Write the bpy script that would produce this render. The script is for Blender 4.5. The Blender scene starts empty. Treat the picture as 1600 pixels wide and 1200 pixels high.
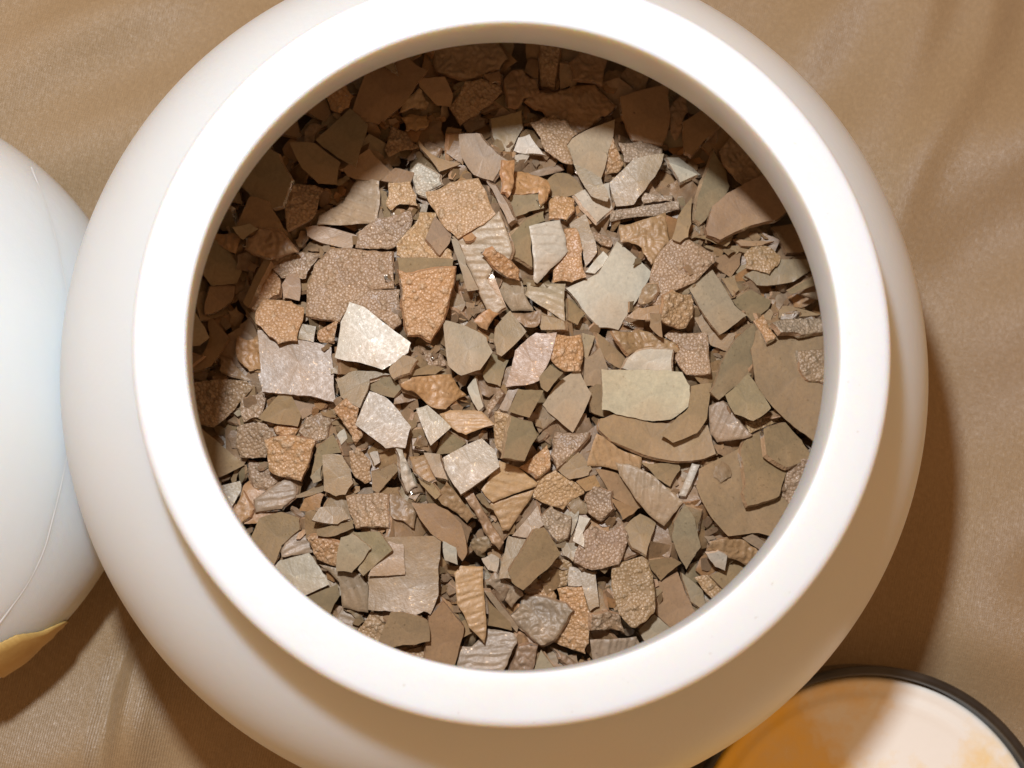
import bpy, bmesh, math, random
import numpy as np
from mathutils import Vector, Matrix, noise
from mathutils.geometry import delaunay_2d_cdt
random.seed(7); RNG = np.random.default_rng(11)
S = 0.01                      # everything below is thought in centimetres, the scene is in metres
H_RIM = 7.4                  # rim of the jar above the cloth
sc = bpy.context.scene
COL = sc.collection

# ------------------------------------------------------------------ camera
F_PX, W_PX, H_PX = 3000.0, 1600, 1200
down_cv = np.array([569.4-800, 955-600, F_PX]); down_cv /= np.linalg.norm(down_cv)
zc = -down_cv                                            # world z in camera (x right, y down, z forward)
xc = np.array([1.0, 0, 0]); xc -= zc*np.dot(xc, zc); xc /= np.linalg.norm(xc)
yc = np.cross(zc, xc)
R_WC = np.array([xc, yc, zc])                            # camera(cv) -> world
D_RIM = F_PX*4.5/512.9
ray = np.array([808.7-800, 532.6-600, F_PX])/F_PX
CAM = np.array([0, 0, H_RIM]) - R_WC @ (ray*D_RIM)
def unproj(px, py, z):
    d = R_WC @ np.array([px-800, py-600, F_PX])
    return CAM + d*(z-CAM[2])/d[2]
def project(p):
    c = R_WC.T @ (np.asarray(p)-CAM)
    return 800+F_PX*c[0]/c[2], 600+F_PX*c[1]/c[2]
cam_d = bpy.data.cameras.new('camera'); cam = bpy.data.objects.new('camera', cam_d); COL.objects.link(cam)
M3 = Matrix([list(r) for r in (R_WC @ np.diag([1, -1, -1]))])
cam.matrix_world = Matrix.Translation(Vector(CAM*S)) @ M3.to_4x4()
cam_d.sensor_width = 36; cam_d.lens = 36*F_PX/W_PX; cam_d.clip_start = 0.01; cam_d.clip_end = 100
cam_d.dof.use_dof = True; cam_d.dof.focus_distance = (D_RIM+3.3)*S; cam_d.dof.aperture_fstop = 22
sc.camera = cam

# ------------------------------------------------------------------ light: warm room, small flash up and left of the lens
world = bpy.data.worlds.new('World'); sc.world = world; world.use_nodes = True
bg = world.node_tree.nodes['Background']; bg.inputs[0].default_value = (1.0, 0.54, 0.25, 1); bg.inputs[1].default_value = 0.52
def lamp(name, kind, pos, energy, color, size):
    l = bpy.data.lights.new(name, kind); l.energy = energy; l.color = color
    if kind == 'AREA': l.shape = 'DISK'; l.size = size*S
    else: l.shadow_soft_size = size*S
    o = bpy.data.objects.new(name, l); COL.objects.link(o); o.location = Vector(pos)*S
    return o
FLASH = CAM + R_WC @ np.array([-3.9, -12.6, 0.0])
lamp('camera_flash', 'POINT', FLASH, 5.1, (0.93, 0.985, 1.055), 1.1)
sc.view_settings.view_transform = 'Standard'; sc.view_settings.look = 'None'
sc.view_settings.exposure = 0; sc.view_settings.gamma = 1
sc.render.engine = 'CYCLES'; sc.cycles.use_denoising = True; sc.cycles.max_bounces = 8

# ------------------------------------------------------------------ helpers
def tag(o, **k):
    for a, b in k.items(): o[a] = b
    return o
def obj(name, me, parent=None, loc=None):
    o = bpy.data.objects.new(name, me); COL.objects.link(o)
    if parent: o.parent = parent
    if loc is not None: o.location = Vector(loc)*S
    return o
def empty(name, loc):
    o = bpy.data.objects.new(name, None); COL.objects.link(o); o.location = Vector(loc)*S; o.empty_display_size = 0.01
    return o
def lathe(name, prof, mat, parent, n=192, wob=0.0, center=(0, 0, 0)):
    bm = bmesh.new(); rings = []
    for i, (r, z) in enumerate(prof):
        ring = []
        for k in range(n):
            a = 2*math.pi*k/n
            rr = r*(1+wob*noise.noise(Vector((math.cos(a)*1.3, math.sin(a)*1.3, z*0.15))))
            ring.append(bm.verts.new(((center[0]+rr*math.cos(a))*S, (center[1]+rr*math.sin(a))*S, (center[2]+z)*S)))
        rings.append(ring)
    for a, b in zip(rings, rings[1:]):
        for k in range(n):
            f = bm.faces.new((a[k], a[(k+1) % n], b[(k+1) % n], b[k])); f.smooth = True
    bmesh.ops.recalc_face_normals(bm, faces=bm.faces)
    me = bpy.data.meshes.new(name); bm.to_mesh(me); bm.free(); me.materials.append(mat)
    return obj(name, me, parent)
def arc(cx, cz, r, a0, a1, n=8, ry=None):
    ry = r if ry is None else ry
    return [(cx+r*math.cos(math.radians(a0+(a1-a0)*i/n)), cz+ry*math.sin(math.radians(a0+(a1-a0)*i/n))) for i in range(n+1)]

class N:
    def __init__(s, name):
        s.m = bpy.data.materials.new(name); s.m.use_nodes = True; s.t = s.m.node_tree; s.n = s.t.nodes
        s.b = s.n['Principled BSDF']
    def add(s, typ, ins=None, **props):
        nd = s.n.new(typ)
        for a, v in props.items(): setattr(nd, a, v)
        for a, v in (ins or {}).items():
            if hasattr(v, 'links'): s.t.links.new(v, nd.inputs[a])
            else: nd.inputs[a].default_value = v
        return nd
    def set(s, **k):
        for a, v in k.items():
            i = s.b.inputs[a.replace('_', ' ')]
            if hasattr(v, 'links'): s.t.links.new(v, i)
            else: i.default_value = v
    def co(s): return s.add('ShaderNodeTexCoord').outputs['Object']
    def noise(s, scale, detail=4, rough=.55, vec=None):
        return s.add('ShaderNodeTexNoise', {'Vector': vec or s.co(), 'Scale': scale, 'Detail': detail, 'Roughness': rough}).outputs['Fac']
    def ramp(s, fac, stops):
        r = s.add('ShaderNodeValToRGB', {'Fac': fac}); e = r.color_ramp.elements
        while len(e) < len(stops): e.new(.5)
        for q, (p, c) in zip(e, stops):
            q.position = p; q.color = c if len(c) == 4 else (*c, 1)
        return r.outputs['Color']
    def mix(s, fac, a, b, mode='MIX'):
        nd = s.add('ShaderNodeMix', data_type='RGBA', blend_type=mode)
        for i, v in ((0, fac), (6, a), (7, b)):
            if hasattr(v, 'links'): s.t.links.new(v, nd.inputs[i])
            else: nd.inputs[i].default_value = v
        return nd.outputs[2]
    def math(s, op, a, b=0.0, c=0.0):
        nd = s.add('ShaderNodeMath', operation=op)
        for i, v in enumerate((a, b, c)):
            if hasattr(v, 'links'): s.t.links.new(v, nd.inputs[i])
            else: nd.inputs[i].default_value = v
        return nd.outputs[0]
    def bump(s, h, strength, dist, normal=None):
        nd = s.add('ShaderNodeBump', {'Height': h, 'Strength': strength, 'Distance': dist})
        if normal: s.t.links.new(normal, nd.inputs['Normal'])
        return nd.outputs['Normal']
def G(v): return (v, v, v, 1)

# ------------------------------------------------------------------ materials
m = N('milky_plastic')
n1 = m.noise(28, 3); n2 = m.noise(900, 3)
blot = m.ramp(m.noise(14, 3, .5), [(.50, (0, 0, 0)), (.72, G(.35))]); speck = m.ramp(m.noise(800, 2, .5), [(.79, (0, 0, 0)), (.81, (.3, .3, .3))])
m.set(Base_Color=m.mix(speck, m.mix(blot, m.ramp(n1, [(.3, (.585, .63, .64)), (.7, (.625, .665, .67))]), (.63, .57, .46, 1)), (.38, .27, .17, 1)), Roughness=0.38, Subsurface_Weight=0.85, Subsurface_Scale=0.011,
      Subsurface_Radius=(1.0, .72, .5), Specular_IOR_Level=.4, Normal=m.bump(n2, .12, .0003))
PLASTIC = m.m
m = N('neck_plastic')
n1 = m.noise(60, 4); n2 = m.noise(900, 3); scr = m.noise(400, 2)
stain = m.ramp(m.noise(45, 5, .65), [(.52, (0, 0, 0)), (.75, (1, 1, 1))])
base = m.mix(m.math('MULTIPLY', stain, .13), (.65, .69, .70, 1), (.62, .48, .34, 1))
speck = m.ramp(m.noise(1100, 2, .5), [(.755, (0, 0, 0)), (.78, (.35, .35, .35))])
base = m.mix(speck, base, (.30, .19, .11, 1))
m.set(Base_Color=base, Roughness=0.33, Subsurface_Weight=0.9, Subsurface_Scale=0.007, Subsurface_Radius=(1.0, .62, .32),
      Normal=m.bump(n2, .15, .0003))
NECK = m.m
m = N('seam_plastic'); m.set(Base_Color=(.62, .64, .64, 1), Roughness=.4); SEAM = m.m
m = N('paper_label')
fz = m.noise(90, 5)
m.set(Base_Color=m.ramp(fz, [(.3, (.42, .27, .08)), (.7, (.58, .40, .14))]), Roughness=.55, Normal=m.bump(m.noise(700), .2, .0004)); PAPER = m.m
m = N('black_plastic')
m.set(Base_Color=m.ramp(m.noise(150, 4), [(.35, (.012, .010, .009)), (.75, (.035, .028, .022))]), Roughness=.35, Normal=m.bump(m.noise(600), .15, .0003)); BLACK = m.m
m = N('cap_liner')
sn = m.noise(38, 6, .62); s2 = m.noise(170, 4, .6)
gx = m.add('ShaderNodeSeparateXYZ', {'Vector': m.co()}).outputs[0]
sn2 = m.math('ADD', sn, m.math('MULTIPLY', gx, 4.5))  # golden left side: jar's shade and warm glow painted into the liner colour
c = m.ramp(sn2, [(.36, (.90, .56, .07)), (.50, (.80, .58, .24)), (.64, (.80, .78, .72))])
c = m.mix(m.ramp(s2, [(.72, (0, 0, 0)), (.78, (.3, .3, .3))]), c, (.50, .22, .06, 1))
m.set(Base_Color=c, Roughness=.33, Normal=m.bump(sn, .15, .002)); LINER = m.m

# satin cloth: fine twill ribs, little sparkle
m = N('satin_cloth')
co = m.co()
rot = m.add('ShaderNodeMapping', {'Vector': co, 'Rotation': (0, 0, math.radians(12)), 'Scale': (1, 1, 1)}).outputs[0]
wv = m.add('ShaderNodeTexWave', {'Vector': rot, 'Scale': 760, 'Distortion': .8, 'Detail': 1, 'Detail Scale': .6}, wave_type='BANDS', bands_direction='X').outputs['Fac']
wv2 = m.add('ShaderNodeTexWave', {'Vector': rot, 'Scale': 520, 'Distortion': 1.0, 'Detail': 2}, wave_type='BANDS', bands_direction='Y').outputs['Fac']
st = m.add('ShaderNodeMapping', {'Vector': rot, 'Scale': (2600, 1300, 1300)}).outputs[0]
sp = m.add('ShaderNodeTexNoise', {'Vector': st, 'Scale': 1.0, 'Detail': 3, 'Roughness': .7}).outputs['Fac']
big = m.noise(9, 3)
c = m.ramp(sp, [(.25, (.165, .112, .056)), (.5, (.252, .178, .096)), (.78, (.48, .36, .225))])
c = m.mix(.6, c, m.ramp(wv, [(.1, (.19, .126, .062)), (.9, (.345, .242, .130))]))
c = m.mix(m.math('MULTIPLY', big, .35), c, (.32, .213, .112, 1))
hh = m.math('ADD', m.math('MULTIPLY', wv, .6), m.math('ADD', m.math('MULTIPLY', wv2, .08), sp))
rg = m.add('ShaderNodeMapRange', {'Value': sp, 'From Min': .3, 'From Max': .75, 'To Min': .52, 'To Max': .30}).outputs[0]
m.set(Base_Color=c, Roughness=rg, Specular_IOR_Level=.55, Anisotropic=.5, Sheen_Weight=.25, Sheen_Roughness=.4, Sheen_Tint=(1, .85, .65, 1),
      Normal=m.bump(hh, .55, .00025))
CLOTH = m.m

# flakes: colour comes with the flake ("tone"), relief of the surface is geometry, the material adds dust, mottling and fine grain
def flake_mat(name, grain, fine, rough, glint, beads=0):
    m = N(name)
    tone = m.add('ShaderNodeAttribute', attribute_name='tone').outputs['Color']
    a = m.noise(260, 5, .6); b = m.noise(1500, 4, .65); d = m.noise(90, 3)
    c = m.mix(1.0, tone, m.ramp(a, [(.25, G(.84)), (.5, G(1)), (.78, (1.13, 1.12, 1.10))]), 'MULTIPLY')
    c = m.mix(m.ramp(d, [(.45, (0, 0, 0)), (.72, G(.50))]), c, (.34, .205, .105, 1))
    c = m.mix(1.0, c, m.ramp(b, [(.22, G(.82)), (.5, G(1)), (.8, G(1.18))]), 'MULTIPLY')
    g = m.ramp(m.noise(2300, 2, .5), [(.66, (0, 0, 0)), (.72, G(glint))])
    r = m.add('ShaderNodeMapRange', {'Value': b, 'From Min': .3, 'From Max': .75, 'To Min': rough+.12, 'To Max': rough-.12}).outputs[0]
    if beads:
        vo = m.add('ShaderNodeTexVoronoi', {'Vector': m.co(), 'Scale': 2000}, feature='F1').outputs['Distance']
        dome = m.math('SQRT', m.math('MAXIMUM', 0.0, m.math('SUBTRACT', .42, m.math('MULTIPLY', vo, vo))))
        c = m.mix(m.math('MULTIPLY', dome, .6), m.mix(1.0, c, G(1.08), 'MULTIPLY'), m.mix(.45, m.mix(1.0, c, G(1.5), 'MULTIPLY'), (.50, .39, .28, 1)))
    nb = m.bump(b, fine, .00022); nb = m.bump(a, grain, .0007, nb)
    if beads: nb = m.bump(dome, beads, .00035, nb)
    m.set(Base_Color=c, Roughness=r, Metallic=g, Specular_IOR_Level=.5, Normal=nb)
    return m.m
M_SMOOTH = flake_mat('smooth_flake', .17, .26, .41, .6)
M_ROUGH = flake_mat('rough_flake', .3, .45, .44, .7)
m = N('flake_broken_edge')
tone = m.add('ShaderNodeAttribute', attribute_name='tone').outputs['Color']
a = m.noise(420, 4, .6); b = m.noise(1700, 3)
c = m.mix(1.0, tone, m.ramp(a, [(.3, (.85, .74, .66)), (.55, (1.08, .98, .90)), (.8, (1.45, 1.38, 1.30))]), 'MULTIPLY')
c = m.mix(.35, c, (.50, .33, .20, 1))
g = m.ramp(m.noise(230, 3, .5), [(.57, (0, 0, 0)), (.64, (1, 1, 1))])
c = m.mix(g, c, (.70, .66, .58, 1))
rr = m.mix(g, G(.5), G(.22))
m.set(Base_Color=c, Metallic=g, Roughness=rr, Normal=m.bump(a, .6, .0009, m.bump(b, .4, .0003)))
M_EDGE = m.m
M_BEAD = flake_mat('beaded_flake', .2, .25, .44, .5, .6)

TONES = dict(t=(.255, .173, .090), g=(.240, .184, .104), h=(.335, .266, .176), w=(.48, .425, .335), c=(.47, .410, .295), o=(.415, .210, .083),
             y=(.40, .243, .110), m=(.250, .156, .091), v=(.285, .203, .135), p=(.290, .172, .091), b=(.235, .137, .066), a=(.315, .186, .083))

TONES = {k: tuple(a*.84+b*.16 for a, b in zip(v, (.265, .172, .088))) for k, v in TONES.items()}
# ------------------------------------------------------------------ the cloth
def cloth_h(x, y):
    px, py = None, None
    h = 0.0
    def crease(x0, y0, x1, y1, w, a, side=0.0):
        dx, dy = x1-x0, y1-y0; L = math.hypot(dx, dy); ux, uy = dx/L, dy/L
        t = (x-x0)*ux+(y-y0)*uy; s = (x-x0)*(-uy)+(y-y0)*ux
        s += .25*math.sin(t*.9+x0)
        e = 1/(1+math.exp(-(t+.4)*2.2))/(1+math.exp((t-L-.4)*2.2))
        return a*e*math.exp(-(s/w)**2)
    for c in CREASES: h += crease(*c)
    h += .16*noise.noise(Vector((x*.13, y*.16, 3.1)))+.05*noise.noise(Vector((x*.5, y*.42, 8.2)))
    return h
def gp(px, py):
    p = unproj(px, py, 0); return p[0], p[1]
CREASES = []
for (a, b, w, amp) in [((0, 330), (420, 60), 1.1, .55), ((-60, 190), (260, -40), .8, .50), ((-100, 60), (120, -80), .7, .4), ((90, 480), (240, 300), .8, .35),
                       ((1480, -40), (1290, 260), .75, .50), ((1560, -60), (1400, 330), .5, .35), ((1700, 130), (1330, 420), 1.2, .60), ((1700, 420), (1480, 560), 1.3, .4),
                       ((1750, 700), (1500, 930), 1.4, .45), ((1700, 1000), (1480, 1010), .9, .3), ((1380, -40), (1230, 120), .6, .3),
                       ((232, 960), (165, 1180), .16, -.28), ((262, 960), (200, 1200), .35, .26), ((60, 1250), (240, 1080), .9, .4), ((330, 1260), (420, 1120), .5, .3)]:
    CREASES.append((*gp(*a), *gp(*b), w, amp*1.1))
bm = bmesh.new()
nx = ny = 260; ext = 17.0
grid = [[None]*(ny+1) for _ in range(nx+1)]
for i in range(nx+1):
    for j in range(ny+1):
        u = (i/nx*2-1); v = (j/ny*2-1)
        x, y = u*ext, v*ext
        grid[i][j] = bm.verts.new((x*S, y*S, (cloth_h(x, y)-.25)*S))
for i in range(nx):
    for j in range(ny):
        f = bm.faces.new((grid[i][j], grid[i+1][j], grid[i+1][j+1], grid[i][j+1])); f.smooth = True
# outskirts of the cloth, flat, beyond the frame
me = bpy.data.meshes.new('tablecloth'); bm.to_mesh(me); bm.free(); me.materials.append(CLOTH)
tag(obj('tablecloth', me), kind='structure', label='shiny tan satin cloth with soft folds under the jars and lid', category='cloth')

# ------------------------------------------------------------------ the open jar
jar = tag(empty('wide_mouth_jar', (0, 0, 0)), label='open white plastic jar in the middle, its wide mouth full of brown metal flakes', category='jar')
R_IN = 4.5
neck = [(R_IN+.14, -1.20), (R_IN+.03, -1.08), (R_IN, -.95), (R_IN, -.5)] + arc(R_IN+.05, -.05, .05, 180, 90, 5)
neck += [(4.7, .006), (4.95, .0)] + arc(5.11, -.13, .13, 90, 0, 6)
neck += [(5.235, -.3), (5.23, -.68)] + arc(5.16, -.72, .07, 0, -80, 4) + [(5.10, -.82), (5.09, -.98), (5.12, -1.08)]
lathe('neck', [(r, H_RIM+z) for r, z in neck], NECK, jar, n=256, wob=.0018)
body = [(5.05, -.90), (5.12, -.95)]
for k in range(1, 21):
    t = k/20; body.append((5.14+1.58*(1-(1-t)**2.1), -.95-2.75*t))
zb = body[-1][1]
body += [(6.62, zb-.3), (6.3, zb-.8), (5.75, zb-1.5), (5.3, zb-2.2), (5.0, -6.5)] + arc(4.6, -6.72, .4, 0, -90, 5, .45) + [(0.01, -7.17)]
lathe('body', [(r, H_RIM+z) for r, z in body], PLASTIC, jar, n=256)
inner = [(R_IN+.14, -1.19), (R_IN+.35, -1.5)]
for k in range(1, 10):
    a = math.radians(10*k); inner.append((4.85+1.4*math.sin(a), -1.5-1.8*(1-math.cos(a))))
inner += [(6.28, -3.8), (6.05, -4.3), (5.6, -4.95), (5.1, -5.7), (4.75, -6.5), (0.01, -6.65)]
lathe('inner_wall', [(r, H_RIM+z) for r, z in inner], PLASTIC, jar, n=160)

# ------------------------------------------------------------------ second jar, cut by the left edge of the frame
bc = unproj(-256, 637, 1.3)
JC = (bc[0]*1.018, bc[1]*1.018)
RJ = 505*(R_WC.T @ (bc-CAM))[2]/F_PX
jar2 = tag(empty('closed_jar', (JC[0], JC[1], 0)), label='second rounded white jar cut off by the left edge, yellowed paper at its foot', category='jar')
print('jar2', JC, RJ, 'gap at z4.5', math.hypot(*JC)-6.72)
p2 = [(0.01, .03), (RJ-1.1, .03)] + arc(RJ-.95, .25, .2, -90, 0, 4) + [(RJ-.5, .5), (RJ-.16, .9), (RJ, 1.3)]
for k in range(1, 19):
    a = math.radians(4*k); p2.append((RJ*math.cos(a)**1.5, 1.3+4.0*math.sin(a)))
rn = p2[-1][0]; p2 += [(rn-.1, 5.6), (rn-.1, 6.9)] + [(rn-.3, 7.05), (.01, 7.05)]
PROF2 = [(r, z) for r, z in p2]
lathe('body', PROF2, PLASTIC, jar2, n=192)
# the body profile as a radius(z) lookup, for the seam and the label
zs2 = np.array([z for r, z in p2 if z > .1 and z < 6]); rs2 = np.array([r for r, z in p2 if z > .1 and z < 6])
def hit_jar2(px, py, off=0.0):
    d = R_WC @ np.array([px-800, py-600, F_PX]); d = d/np.linalg.norm(d)
    t = 14.0
    while t < 50:
        p = CAM+d*t
        if .1 < p[2] < 6 and math.hypot(p[0]-JC[0], p[1]-JC[1]) < np.interp(p[2], zs2, rs2)+off: return p
        t += .02
    return None
def ribbon(name, pts, w, h, mat, parent, base):
    bm = bmesh.new(); rows = []
    for i, p in enumerate(pts):
        q = pts[min(i+1, len(pts)-1)]-pts[max(i-1, 0)]; q /= np.linalg.norm(q)
        up = CAM-p; up /= np.linalg.norm(up); s = np.cross(q, up)
        out = np.array([p[0]-JC[0], p[1]-JC[1], 1.5]); out /= np.linalg.norm(out)
        rows.append([bm.verts.new(Vector((p+s*w*k+out*o-base)*S)) for k, o in ((-1, -.012), (-.5, h), (.5, h), (1, -.012))])
    for a, b in zip(rows, rows[1:]):
        for k in range(3): bm.faces.new((a[k], a[k+1], b[k+1], b[k])).smooth = True
    bmesh.ops.recalc_face_normals(bm, faces=bm.faces)
    me = bpy.data.meshes.new(name); bm.to_mesh(me); bm.free(); me.materials.append(mat)
    return obj(name, me, parent)
for zz in np.arange(.3, 5.5, .3):
    ra = np.interp(-(zz-H_RIM), [-z for q, z in body if q > 1], [q for q, z in body if q > 1]); rb = np.interp(zz, zs2, rs2)
    if ra+rb > math.hypot(*JC): print('JARS TOUCH', round(zz, 2), round(ra+rb-math.hypot(*JC), 2))
base2 = np.array([JC[0], JC[1], 0.0])
sp = []
for py in range(262, 990, 9):
    # arc through the measured points of the moulding seam
    px = np.interp(py, [262, 342, 483, 610, 733, 883, 965, 990], [48, 79, 108, 113, 100, 62, 4, -16])
    p = hit_jar2(px, py)
    if p is not None: sp.append(p)
if len(sp) > 6:
    sp = [np.mean(sp[max(0, i-min(5, i, len(sp)-1-i)):i+1+min(5, i, len(sp)-1-i)], axis=0) for i in range(len(sp))]
    ribbon('moulding_seam', sp, .045, .016, SEAM, jar2, base2)
# yellowed paper round the foot: slanting upper edge, lower edge tucked under the widest part
bm = bmesh.new(); rows = []
tops = [hit_jar2(150-4*i, 957+1.15*i+2.0*math.sin(i*.35), .0) for i in range(52)]
for p in tops:
    if p is None: continue
    an = math.atan2(p[1]-JC[1], p[0]-JC[0]); row = []
    for j in range(9):
        z = p[2]+(.55-p[2])*j/8; rr = float(np.interp(z, zs2, rs2))+.03+.006*math.sin(an*40+j)
        row.append(bm.verts.new(Vector((rr*math.cos(an), rr*math.sin(an), z))*S))
    rows.append(row)
for a, b in zip(rows, rows[1:]):
    for k in range(8):
        q = (a[k], a[k+1], b[k+1], b[k])
        if all(x is not None for x in q): bm.faces.new(q).smooth = True
if len(bm.faces):
    bmesh.ops.recalc_face_normals(bm, faces=bm.faces)
    me = bpy.data.meshes.new('paper_label'); bm.to_mesh(me); bm.free(); me.materials.append(PAPER)
    lo = obj('paper_label', me, jar2); so = lo.modifiers.new('thickness', 'SOLIDIFY'); so.thickness = .03*S; so.offset = 0
else:
    print('NO LABEL', gridp[5]); bm.free()

# ------------------------------------------------------------------ upturned lid, lower right
ZL = 1.35
lc = unproj(1365, 1348, ZL); kz = (R_WC.T @ (lc-CAM))[2]/F_PX
RL = 305*kz; 
l0 = unproj(1345, 1338, ZL-.25); RI = 284*(R_WC.T @ (l0-CAM))[2]/F_PX
lid = tag(empty('screw_lid', (lc[0], lc[1], 0)), label='upturned black-rimmed lid, stained cream liner with painted golden shade, at the lower right corner', category='lid')
prof = [(0.01, .02), (RL-.25, .02)] + arc(RL-.2, .25, .2, -90, 0, 4) + [(RL+.0, .8), (RL, ZL-.12)] + arc(RL-.08, ZL-.08, .08, 0, 180, 6) + \
       [(RL-.17, ZL-.2), (RL-.20, ZL-.42)] 
lathe('rim', prof, BLACK, lid, n=160)
RD = RL-.17
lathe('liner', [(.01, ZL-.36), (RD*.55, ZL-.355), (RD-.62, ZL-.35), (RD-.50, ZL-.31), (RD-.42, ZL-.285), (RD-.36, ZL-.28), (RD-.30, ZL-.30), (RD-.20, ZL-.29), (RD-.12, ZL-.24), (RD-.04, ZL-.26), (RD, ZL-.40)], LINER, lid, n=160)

# ------------------------------------------------------------------ flakes
def inside(poly, X, Y):
    c = np.zeros(X.shape, bool); n = len(poly)
    for i in range(n):
        x0, y0 = poly[i]; x1, y1 = poly[(i+1) % n]
        if y0 == y1: continue
        k = ((y0 > Y) != (y1 > Y)) & (X < (x1-x0)*(Y-y0)/(y1-y0)+x0); c ^= k
    return c
def edge_dist(poly, X, Y):
    d = np.full(X.shape, 1e9); n = len(poly)
    for i in range(n):
        x0, y0 = poly[i]; x1, y1 = poly[(i+1) % n]; dx, dy = x1-x0, y1-y0; L = dx*dx+dy*dy
        if L < 1e-12: continue
        t = np.clip(((X-x0)*dx+(Y-y0)*dy)/L, 0, 1)
        d = np.minimum(d, np.hypot(X-x0-t*dx, Y-y0-t*dy))
    return d
def jag(poly, step, amp, rough_sides=None):
    out = []; n = len(poly); ph = random.random()*100
    for i in range(n):
        a = np.array(poly[i]); b = np.array(poly[(i+1) % n]); L = np.linalg.norm(b-a); k = max(1, int(L/step))
        nrm = np.array([-(b-a)[1], (b-a)[0]])/max(L, 1e-9)
        am = amp*random.choice((.35, .5, 1.0, 1.3))
        bow = random.uniform(-1, 1)*amp*1.2
        for j in range(k):
            t = j/k
            q = (noise.noise(Vector((ph+i*7, t*L*3.2, .3)))*1.1+noise.noise(Vector((ph+i*7, t*L*11, 5.3)))*.7)*am*min(1, 4*min(t, 1-t)+.35)
            out.append(tuple(a+(b-a)*t+nrm*(q+bow*4*t*(1-t))))
    return out
def relief(kind, P, tone):
    """height above the flake's plane and how much bead (0..1) at the points P (cm)"""
    n = len(P); h = np.zeros(n); bead = np.zeros(n)
    ph = random.random()*50; ang = random.uniform(-.5, .5)+random.choice((0, 1.57)); ca, sa = math.cos(ang), math.sin(ang)
    lo, hi = P.min(0)-.05, P.max(0)+.05; area = float(np.prod(hi-lo))
    if kind == 'B':
        big = random.random() < .45
        cnt = int(area*random.choice((22, 45, 80))) + 3
        C = RNG.uniform(lo, hi, (cnt, 2)); r = RNG.uniform(.026, .044, cnt)
        if big:
            k = max(2, cnt//12); r[:k] = RNG.uniform(.045, .06, k)
        for c, rr in zip(C, r):
            d2 = ((P-c)**2).sum(1); mk = d2 < rr*rr
            v = np.sqrt(np.maximum(0, 1-d2[mk]/(rr*rr)))
            h[mk] = np.maximum(h[mk], v*rr*.95); bead[mk] = np.maximum(bead[mk], np.where(rr > .035, v, v*.5))
        h += np.array([noise.noise(Vector((x*4+ph, y*4, 1))) for x, y in P])*.015
    elif kind == 'R':
        U = P[:, 0]*ca+P[:, 1]*sa; V = -P[:, 0]*sa+P[:, 1]*ca
        w = np.array([noise.noise(Vector((u*1.3+ph, v*1.5, 2)))*.8+noise.noise(Vector((u*2+ph, v*16, 2)))*.8+noise.noise(Vector((u*7+ph, v*26, 4)))*.5 for u, v in zip(U, V)])
        s = np.sin(V*48+w*3.2)
        h = s*.005+w*.020; bead = np.clip(s*.3+w*.3, 0, 1)
    elif kind == 'L':
        w = np.array([noise.noise(Vector((x*3+ph, y*3, 1)))+abs(noise.noise(Vector((x*9+ph, y*9, 3))))*1.1+abs(noise.noise(Vector((x*20+ph, y*17, 5))))*.45 for x, y in P])
        h = w*.048; bead = np.clip(w*.5, 0, 1)
    else:
        w = np.array([noise.noise(Vector((x*1.1+ph, y*1.1, 1)))+.30*noise.noise(Vector((x*5+ph, y*5, 3))) for x, y in P])
        h = w*.020
        if random.random() < .35:
            for _ in range(random.randint(1, 3)):
                c = RNG.uniform(lo, hi, 2); rr = random.uniform(.025, .05); d2 = ((P-c)**2).sum(1); mk = d2 < rr*rr
                h[mk] += np.sqrt(np.maximum(0, 1-d2[mk]/(rr*rr)))*rr*.6
    return h, bead

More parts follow.
